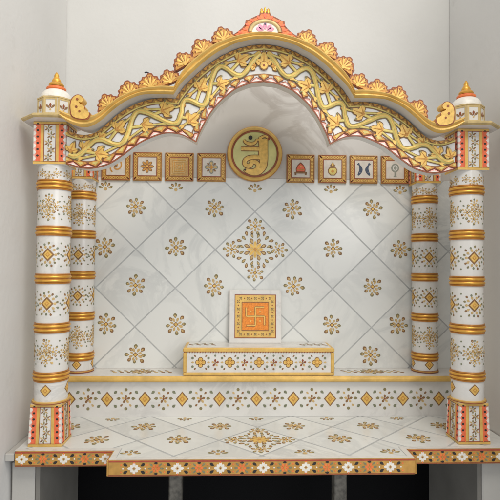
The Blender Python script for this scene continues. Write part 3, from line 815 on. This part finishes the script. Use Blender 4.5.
# cresting leaves
CREST = [(-.62, -.50), (-.66, -.22), (-.52, -.06), (-.56, .12), (-.40, .22), (-.34, .40), (-.16, .46), (0, .62), (.16, .46), (.34, .40), (.40, .22), (.56, .12), (.52, -.06), (.66, -.22), (.62, -.50)]
CREST = [(x*1.18, y*.93) for x, y in smooth_closed([(-.60, -.36), (-.66, -.20), (-.56, -.06), (-.58, .10), (-.44, .20), (-.38, .38), (-.20, .42), (-.10, .60), (.10, .60), (.20, .42), (.38, .38), (.44, .20), (.58, .10), (.56, -.06), (.66, -.20), (.60, -.36)], 3)]
CY = -.088
cm = front(CY)
CREST_N = [0]
def crest_leaf(x, z, a, sc):
    CREST_N[0] += 1; cm = front(CY+.0022*((CREST_N[0]//2) % 2))      # neighbours overlap, one a little behind the other
    m = MB(); c, d = math.cos(a), math.sin(a)
    tr = lambda k, dy=0: [(x+(u*k*c-(v*k+dy)*d)*sc, z+(u*k*d+(v*k+dy)*c)*sc) for u, v in CREST]
    m.poly(tr(1.10), -.011, .0, 'rust', cm, True); m.poly(tr(.92, -.02), -.001, .0025, 'orange', cm)
    pt = lambda u, v: (x+(u*c-v*d)*sc, z+(u*d+v*c)*sc)
    for k, ang in enumerate((-1.15, -.55, 0, .55, 1.15)):
        L = .62 if k in (1, 2, 3) else .5
        p0, p1 = pt(0, -.30), pt(L*math.sin(ang)*1.05, -.30+L*math.cos(ang)*1.05)
        m.ribbon([p0, ((p0[0]+p1[0])/2, (p0[1]+p1[1])/2), p1], lambda t: .0022+.0045*t, -.001, .0034, 'leaf', cm, dome=.0006)
        m.poly(circle(*p1, .0022, 6), -.001, .0046, 'rust', cm)
    for ang in (-.85, -.28, .28, .85): m.ribbon([pt(.12*math.sin(ang), -.2), pt(.35*math.sin(ang), -.30+.55*math.cos(ang)), pt(.62*math.sin(ang), -.30+.78*math.cos(ang))], .0016, -.001, .0030, 'rust', cm)
    m.poly(circle(*pt(0, -.26), .0048, 10), -.001, .0046, 'leaf', cm)
    return m.build('crest_leaf', T, base)
for x, z, a in ((.109, 1.056, -.42), (.163, 1.0250, -.70), (.2085, .9890, -.80), (.2440, .9440, -.50), (.2910, .9310, -.10), (.3445, .9130, -.32), (.3980, .8790, -.55)):
    [crest_leaf(XC+q*x, z+.0005, q*a*.8+random.uniform(-.06, .06), .0375*random.uniform(.96, 1.05)) for q in (-1, 1)]
# end scrolls
SCR = [(.4840, .8420), (.4865, .8620), (.4835, .8780), (.4760, .8875), (.4680, .8915), (.4590, .8900), (.4530, .8840), (.4525, .8770), (.4570, .8725), (.4635, .8730), (.4600, .8680), (.4520, .8650), (.4480, .8600), (.4490, .8545), (.4430, .8500), (.4340, .8440), (.4400, .8300), (.4600, .8280), (.4780, .8330)]
for s in (-1, 1):
    m = MB(); pts = [(XC+s*x, z) for x, z in SCR]
    cx_, cz_ = sum(p[0] for p in pts)/len(pts), sum(p[1] for p in pts)/len(pts)
    pts = smooth_closed(pts, 3); m.poly(pts, -.012, .0178, 'leaf', cm, True); m.poly(pts, .0176, .0190, 'rust', cm)
    m.poly([(cx_+(x-cx_)*.88, cz_+(z-cz_)*.92) for x, z in pts], -.001, .0205, 'leaf', cm)
    for x, z, r in ((.4670, .8790, .0032), (.4690, .8600, .0032), (.4610, .8490, .0028)): m.poly(circle(XC+s*x, z, r, 8), -.001, .0216, 'rust', cm)
    m.build('end_scroll', T, base)
# centre crest: flame field, gold ring, pink lotus, gold tip
KR = [(0, 1.1170), (.0110, 1.1165), (.0150, 1.1090), (.0235, 1.1060), (.0330, 1.1010), (.0400, 1.0970), (.0475, 1.0960), (.0490, 1.0850), (.0560, 1.0760), (.0680, 1.0660), (.0830, 1.0560), (.083, 1.0560), (.060, 1.0600), (.030, 1.0630), (.0001, 1.0640)]
def mir(pts): return [(XC-x, z) for x, z in reversed(pts) if x > 0]+[(XC+x, z) for x, z in pts]
grow = lambda pts, k: [(XC+(x-XC)*k, 1.060+(z-1.060)*k) for x, z in pts]
cm = front(CY-.0013)
m = MB(); m.poly(grow(mir(KR), 1.05), -.011, .0, 'rust', cm, True); m.poly(grow(mir(KR), .95), -.001, .0030, 'flame', cm)
for s in (-1, 1):
    for x, z, a in ((.017, 1.1035, 1.1), (.034, 1.0945, .8), (.0455, 1.084, .5), (.052, 1.072, .3), (.064, 1.0645, .2)):
        drop(m, cm, XC+s*x, z, PI/2-s*(PI/2-a) , .012, .006, .0042, 'coral')
drop(m, cm, XC, 1.1085, PI/2, .016, .008, .0042, 'coral')
kc = m.build('centre_crest', T, base)
m = MB()
arc = [(XC+.0375*math.cos(a), 1.0655+.0290*math.sin(a)) for a in [PI*i/28 for i in range(29)]]
m.ribbon(arc, .0085, -.001, .0052, 'cream', cm, dome=.002); m.ribbon([(XC+(x-XC)*1.15, 1.0655+(z-1.0655)*1.15) for x, z in arc], .0030, -.001, .0042, 'rust', cm)
m.build('arc_ring', kc, (0, 0, 0)).location = (0, 0, 0)
m = MB(); m.poly([(XC+.033*math.cos(a), 1.0655+.0250*math.sin(a)) for a in [PI*i/20 for i in range(21)]], -.001, .0036, 'ivory', cm)
for a in (.35, .85, PI/2, PI-.85, PI-.35): drop(m, cm, XC+.015*math.cos(a), 1.068+.0125*math.sin(a), a, .019, .011, .0046, 'magenta')
dot(m, cm, XC, 1.0865, .0025, .0055, 'navy'); m.build('lotus', kc)
m = MB()
for x, h in ((-.0085, .014), (0, .018), (.0085, .014)):
    m.lathe([(.0048, 1.1135), (.0058, 1.118), (.0045, 1.1235), (.0032, 1.126), (.0036, 1.1285), (.0005, 1.118+h)], 'gold2', 16, cx=XC+x, cy=CY+.004)
m.build('crest_tip', kc)
for o in list(bpy.data.objects):
    if o.parent is kc:      # parts of the crest share its local frame (base already removed on the crest only)
        for v in o.data.vertices: v.co -= Vector(base)

# loose wire on the cresting
m = MB(); m.tube([(-.3115, -.080, .9600), (-.3050, -.082, .9600), (-.2980, -.084, .9560), (-.2900, -.086, .9500), (-.2830, -.084, .9400), (-.2780, -.080, .9290), (-.2760, -.076, .9190)], (lambda t: .0020-.0008*t), 'wire')
tag(m.build('loose_wire', None, (-.276, -.076, .918)), 'short dark wire end curling up between two gold crest leaves of the arch', 'wire')

# ================================================================== medallion
MX, MZ, MRAD = -.0113, .8410, .0920
base = (MX, PY, MZ)
T = thing('round_medallion', base, 'round yellow-green medallion with a raised gold sacred syllable, centred on the back panel', 'medallion')
def ringlathe(m, prof, mats, n=64):     # lathe about an axis that points to the room
    q = MB(); q.lathe(prof, mats, n)
    for f, mi, sm in zip(q.f, q.m, q.sm): m.face([(MX+q.v[i][0], PY-q.v[i][2], MZ+q.v[i][1]) for i in f], q.names[mi], sm)
m = MB(); ringlathe(m, [(MRAD, .0003), (MRAD+.0005, .010), (MRAD-.002, .0150), (MRAD-.006, .0170), (MRAD-.010, .0155), (MRAD-.0125, .0125), (MRAD-.0165, .0125), (MRAD-.0190, .0135)], ['orange', 'orange', 'gold', 'gold', 'gold', 'rust', 'rust']); m.build('rim', T, base)
m = MB(); ringlathe(m, [(MRAD-.0188, .0120), (.03, .0120), (.001, .0120)], 'lime'); m.build('disc', T, base)
m = MB(); gm = lambda u, v, h: (MX+(u-242)/225*MRAD, PY-.012-h, MZ-(v-250)/225*MRAD)
def curve(pts, n=8):
    P = [pts[0]]+pts+[pts[-1]]; out = []
    for i in range(1, len(P)-2):
        for k in range(n):
            t = k/n; out.append(tuple(.5*(2*P[i][a]+(P[i+1][a]-P[i-1][a])*t+(2*P[i-1][a]-5*P[i][a]+4*P[i+1][a]-P[i+2][a])*t*t+(3*P[i][a]-P[i-1][a]-3*P[i+1][a]+P[i+2][a])*t**3) for a in (0, 1)))
    return out+[pts[-1]]
strokes = [([(314, 128), (314, 200), (314, 310), (302, 358), (268, 392), (222, 402), (172, 388), (158, 376)], lambda t: 46 if t < .62 else 46-34*(t-.62)/.38),
           ([(130, 211), (200, 211), (300, 211)], 22), ([(288, 112), (286, 160), (290, 212)], 16),
           ([(270, 142), (292, 118), (325, 106), (352, 122)], 12),
           ([(300, 282), (240, 280), (192, 286), (164, 306), (160, 332), (180, 352), (206, 346), (214, 326)], 24),
           ([(200, 326), (228, 316), (258, 326), (270, 352), (256, 384)], 24),
           ([(150, 138), (168, 160), (205, 171), (240, 162), (262, 132)], lambda t: 8+10*math.sin(PI*t)),
           ([(282, 212), (284, 250), (282, 285)], 14)]
for i, (pt, w) in enumerate(strokes):
    c = curve(pt); ow = (lambda t, w=w: (w(t) if callable(w) else w)*1.3+13)
    m.ribbon(c, ow, -.5/1000, .0012+i*.00003, 'brown', gm)
for i, (pt, w) in enumerate(strokes):
    m.ribbon(curve(pt), (lambda t, w=w: (w(t) if callable(w) else w)*1.3), -.0005, .0026+i*.00004, 'leaf', gm, dome=.0006)
m.poly(circle(205, 120, 17, 14), -.0005, .0040, 'dark', gm); m.poly(circle(354, 126, 11, 10), -.0005, .0045, 'rust', gm)
m.poly(circle(163, 384, 9, 10), -.0005, .0048, 'dark', gm)
m.build('emblem', T, base)

# ================================================================== eight symbol tiles
GT = 'square auspicious symbol tiles on the back panel'
TZ = .7946; HT = .0475
def sym_tile(x, lab, draw, full_brown=False):
    base = (x, PY, TZ); T = thing('symbol_tile', base, lab, 'tile', GT)
    m = MB(); mp = front(PY-.0062, x, TZ)
    I = .0300
    m.box(x-HT, x+HT, PY-.0062, PY-.0003, TZ-HT, TZ+HT, 'ochre', .001)
    for s in (-1, 1):
        for k in range(8):
            q = -HT+.0065+k*(2*HT-.013)/7
            for u, v in ((q, s*(HT-.0088)), (s*(HT-.0088), q)):
                rhomb(m, mp, u, v, .0052, .0052, .0010, 'gold'); dot(m, mp, u, v, .0018, .0014, 'rust', 6)
    def sq(r, w, h, k):
        for s in (-1, 1):
            m.poly([(-r, s*r-w), (r, s*r-w), (r, s*r+w), (-r, s*r+w)], -.0004, h, k, mp); m.poly([(s*r-w, -r+w), (s*r+w, -r+w), (s*r+w, r-w), (s*r-w, r-w)], -.0004, h+.0001, k, mp)
    sq(HT-.0022, .0010, .0012, 'rust'); sq(I+.0012, .0012, .0012, 'rust')
    m.build('frame', T, base)
    m = MB(); m.poly([(-I, -I), (I, -I), (I, I), (-I, I)], -.0005, .0006, 'tan' if full_brown else 'field', mp); m.build('field', T, base)
    m = MB(); draw(m, front(PY-.0068, x, TZ)); m.build('symbol', T, base)
def d_swirl(m, mp):
    for s in (0, PI): m.ribbon([((.003+.0020*i)*math.cos(s+i*.42), (.003+.0020*i)*math.sin(s+i*.42)) for i in range(11)], .0045, -.0005, .0008, 'orange', mp)
    dot(m, mp, 0, 0, .005, .0012, 'brown')
def d_sun(m, mp):
    for i in range(8):
        a = PI/4*i; drop(m, mp, .0125*math.cos(a), .0125*math.sin(a), a, .020, .0105, .0008, 'brown'); drop(m, mp, .0122*math.cos(a), .0122*math.sin(a), a, .015, .0068, .0012, 'orange')
    dot(m, mp, 0, 0, .0060, .0016, 'rust'); dot(m, mp, 0, 0, .0038, .0020, 'leaf')
def d_maze(m, mp):
    for r in (.027, .0215, .016, .0105, .005):
        for k in range(4):
            a = PI/2*k; c, d = math.cos(a), math.sin(a); P = [(-r*.75, r), (r, r), (r, r*.2)]
            m.ribbon([(x*c-y*d, x*d+y*c) for x, y in P], .0024, -.0005, .0008+k*.0001, 'orange' if k % 2 else 'ochre', mp)
def d_gem(m, mp):
    for i in range(4):
        a = PI/2*i; drop(m, mp, .0125*math.cos(a), .0125*math.sin(a), a, .021, .015, .0008, 'grey'); drop(m, mp, .012*math.cos(a), .012*math.sin(a), a, .014, .009, .0012, 'tan')
        a += PI/4; drop(m, mp, .014*math.cos(a), .014*math.sin(a), a, .012, .007, .0007, 'brown')
    rhomb(m, mp, 0, 0, .008, .008, .0016, 'orange')
def d_throne(m, mp):
    m.poly([(-.022, -.017), (.022, -.017), (.020, -.012), (-.020, -.012)], -.0005, .0008, 'brown', mp)
    for s in (-1, 1): m.poly([(s*.017-.003, -.022), (s*.017+.003, -.022), (s*.017+.003, -.017), (s*.017-.003, -.017)], -.0005, .0008, 'brown', mp)
    m.poly([(-.0155, -.012), (.0155, -.012), (.0165, -.002), (.012, .009), (.006, .016), (0, .021), (-.006, .016), (-.012, .009), (-.0165, -.002)], -.0005, .0009, 'rust', mp)
    m.poly([(-.0125, -.010), (.0125, -.010), (.0135, -.003), (.009, .008), (0, .016), (-.009, .008), (-.0135, -.003)], -.0005, .0013, 'coral', mp)
    m.poly([(-.012, -.0055), (.012, -.0055), (.012, -.0035), (-.012, -.0035)], -.0005, .0017, 'orange', mp); dot(m, mp, 0, .006, .003, .0017, 'leaf')
def d_pot(m, mp):
    m.poly([(-.007, -.022), (.007, -.022), (.015, -.013), (.0165, -.004), (.012, .004), (.006, .007), (.009, .011), (.005, .016), (0, .023), (-.005, .016), (-.009, .011), (-.006, .007), (-.012, .004), (-.0165, -.004), (-.015, -.013)], -.0005, .0008, 'brown', mp)
    m.poly([(-.005, -.0195), (.005, -.0195), (.012, -.012), (.0135, -.004), (.009, .002), (-.009, .002), (-.0135, -.004), (-.012, -.012)], -.0005, .0012, 'vine', mp)
    rhomb(m, mp, 0, -.008, .006, .006, .0016, 'orange'); drop(m, mp, 0, .014, PI/2, .012, .008, .0013, 'leaf')
def d_fish(m, mp):
    for s in (-1, 1):
        pts = [(s*(.010+.010*(abs(t)**1.7)), .020*t) for t in [-1+2*i/14 for i in range(15)]]
        m.ribbon(pts, lambda t: .003+.0085*math.sin(PI*min(1, t*1.15+.03))**.8 if t < .86 else .0075, -.0005, .0010, 'navy', mp)
        dot(m, mp, s*.0135, -.012, .0012, .0014, 'ivory', 6)
def d_mirror(m, mp):
    m.poly(circle(0, .006, .0135, 18, .0145), -.0005, .0008, 'grey', mp); m.poly(circle(0, .006, .0085, 18, .0095), -.0005, .0012, 'white', mp); m.poly(circle(0, .006, .0055, 14, .0065), -.0005, .0015, 'grey', mp)
    m.poly([(-.002, -.022), (.002, -.022), (.0025, -.008), (-.0025, -.008)], -.0005, .0009, 'grey', mp); m.poly([(-.006, -.024), (.006, -.024), (.003, -.020), (-.003, -.020)], -.0005, .0010, 'grey', mp)
sym_tile(-.4722, 'orange framed square tile with a swirl, leftmost of the row and partly behind the arch', d_swirl)
sym_tile(-.3686, 'orange framed square tile showing an orange eight-petalled sun flower', d_sun)
sym_tile(-.2627, 'orange framed square tile filled all over with a brown maze of lines', d_maze, True)
sym_tile(-.1557, 'orange framed square tile with a grey-gold four-petalled gem, just left of the medallion', d_gem)
sym_tile(.1430, 'orange framed square tile showing a red-orange domed throne, just right of the medallion', d_throne)
sym_tile(.2510, 'orange framed square tile showing a gold-brown pot', d_pot)
sym_tile(.3572, 'orange framed square tile showing two dark blue fish', d_fish)
sym_tile(.4635, 'orange framed square tile showing a grey hand mirror, rightmost of the row', d_mirror)

# ================================================================== pedestal on the step
PZ1 = .2130; px0, px1, py0, py1 = -.2325, .2360, .203, .3205
base = ((px0+px1)/2, py0, LZ)
T = thing('low_pedestal', base, 'low wide marble pedestal framed in gold, its front set with gold quatrefoils, on the step', 'pedestal')
m = MB(); m.box(px0+.003, px1-.003, py0+.004, py1, LZ+.0006, PZ1-.014, 'white')
mp = front(py0+.004); zc = (LZ+.011+PZ1-.0145)/2; xm = (px0+px1)/2
for k in range(-2, 3):
    x = xm+k*.0905
    for q in range(4):
        a = PI/2*q; m.poly(circle(x+.0085*math.cos(a), zc+.0085*math.sin(a), .0078, 12), -.0005, .0006, 'brown', mp)
    for q in range(4):
        a = PI/2*q; m.poly(circle(x+.0085*math.cos(a), zc+.0085*math.sin(a), .0058, 12), -.0005, .0010, 'leaf', mp)
    rhomb(m, mp, x, zc, .0085, .0085, .0013, 'orange'); rhomb(m, mp, x, zc, .0045, .0045, .0016, 'leaf')
    for sx in (-1, 1):
        for sz in (-1, 1):
            dot(m, mp, x+sx*.0245, zc+sz*.0130, .0040, .0006, 'green'); drop(m, mp, x+sx*.0170, zc+sz*.0195, math.atan2(sz, sx), .0080, .0055, .0006, 'brown')
        drop(m, mp, x+sx*.0245, zc, 0, .0090, .0060, .0006, 'tan')
    if k < 2:
        x += .04525
        for q in range(5):
            a = PI/2+2*PI*q/5; drop(m, mp, x+.0066*math.cos(a), zc-.002+.0066*math.sin(a), a, .0105, .0068, .0006, 'tan' if q % 2 else 'rust')
        dot(m, mp, x, zc-.002, .0022, .0009, 'brown')
        for dz, k2 in ((.0205, 'green'), (-.0205, 'brown')): dot(m, mp, x, zc+dz, .0033, .0006, k2)
m.build('body', T, base)
m = MB(); m.box(px0-.001, px1+.001, py0+.001, py1, PZ1-.0138, PZ1-.0004, 'gold', .003); m.poly([(px0+.010, py0+.012), (px1-.010, py0+.012), (px1-.010, py1-.001), (px0+.010, py1-.001)], -.001, .0004, 'white', floorp(PZ1))
fl = floorp(PZ1+.0003)
for x0 in (px0+.02, px1-.092):
    for i in range(7): drop(m, fl, x0+i*.012, .262+(i % 2)*.018, .8 if i % 2 else 2.2, .026, .010, .0006, 'olive' if i % 2 else 'brown')
for i in range(58):
    x = px0+.004+i*(px1-px0-.008)/57; m.poly(circle(x, PZ1-.0126, .0018, 6), -.001, .0012, 'rust', front(py0+.001))
m.build('top_slab', T, base)
m = MB(); m.box(px0, px1, py0-.0005, py0+.006, LZ+.0006, LZ+.0105, 'gold', .002); m.build('base_moulding', T, base)
for x0, x1 in ((px0, px0+.0105), (px1-.0105, px1)):
    m = MB(); m.box(x0, x1, py0+.0005, py0+.008, LZ+.0107, PZ1-.0140, 'gold', .0015); m.build('corner_strip', T, base)

# ================================================================== swastik plaque leaning on the back panel
PW, PH, TH = .1720, .1740, .013
base = (-.0065, .294, PZ1+.0006)
T = thing('framed_plaque', base, 'white framed square plaque with an orange swastik in a gold border, standing on the pedestal', 'plaque')
T.rotation_euler = (-.075, 0, 0)
m = MB(); m.box(-PW/2, PW/2, 0, TH, 0, PH, 'white', .002); 
m.build('frame', T)
m = MB(); mp = front(0)
gx, g0, g1 = .0680, .0165, .1590
m.poly([(-gx, g0), (gx, g0), (gx, g1), (-gx, g1)], -.001, .0008, 'gold', mp)
def outline(x0, x1, z0, z1, w, h, k):
    for a, bq, c, d in ((x0, x1, z0, z0+w), (x0, x1, z1-w, z1), (x0, x0+w, z0+w, z1-w), (x1-w, x1, z0+w, z1-w)): m.poly([(a, c), (bq, c), (bq, d), (a, d)], -.001, h, k, mp)
outline(-gx, gx, g0, g1, .0022, .0014, 'rust')
ox, o0, o1 = .0440, .0415, .1335
for s in (-1, 1):
    for i in range(5):
        u = -.048+i*.024
        for (x, z) in ((u, (g0+o0)/2 if s < 0 else (g1+o1)/2), (s*(gx+ox)/2, .0875+u)):
            for q in range(4): drop(m, mp, x+.0032*math.cos(PI/2*q+PI/4), z+.0032*math.sin(PI/2*q+PI/4), PI/2*q+PI/4, .0055, .0036, .0014, 'brown' if q % 2 else 'olive')
            if i < 4:
                xx, zz = (u+.012, z) if (x == u) else (x, z+.012)
                rhomb(m, mp, xx, zz, .0024, .0024, .0014, 'rust')
m.build('gold_border', T)
m = MB()
m.poly([(-ox, o0), (ox, o0), (ox, o1), (-ox, o1)], -.001, .0016, 'vermil', mp)
outline(-ox-.001, ox+.001, o0-.001, o1+.001, .0022, .0022, 'brown')
cz_ = (o0+o1)/2; A_ = .0300
m.build('orange_field', T)
m = MB()
for k in range(4):
    a = PI/2*k; c, d = math.cos(a), math.sin(a); P = [(0, 0), (0, A_/2), (0, A_), (A_*.55, A_), (A_*.97, A_)]
    P = [(x*c-y*d, cz_+x*d+y*c) for x, y in P]
    for w, h, kk in ((.0062, .0024, 'brown'), (.0040, .0032, 'leaf')):
        m.ribbon(P[:3], w, -.0005, h+k*.00005, kk, mp); m.ribbon(P[2:], w, -.0005, h+k*.00005+.00003, kk, mp)
    b_ = a+PI/4; dot(m, mp, .0215*math.cos(b_), cz_+.0215*math.sin(b_), .0030, .0024, 'leaf')
m.build('swastik', T)
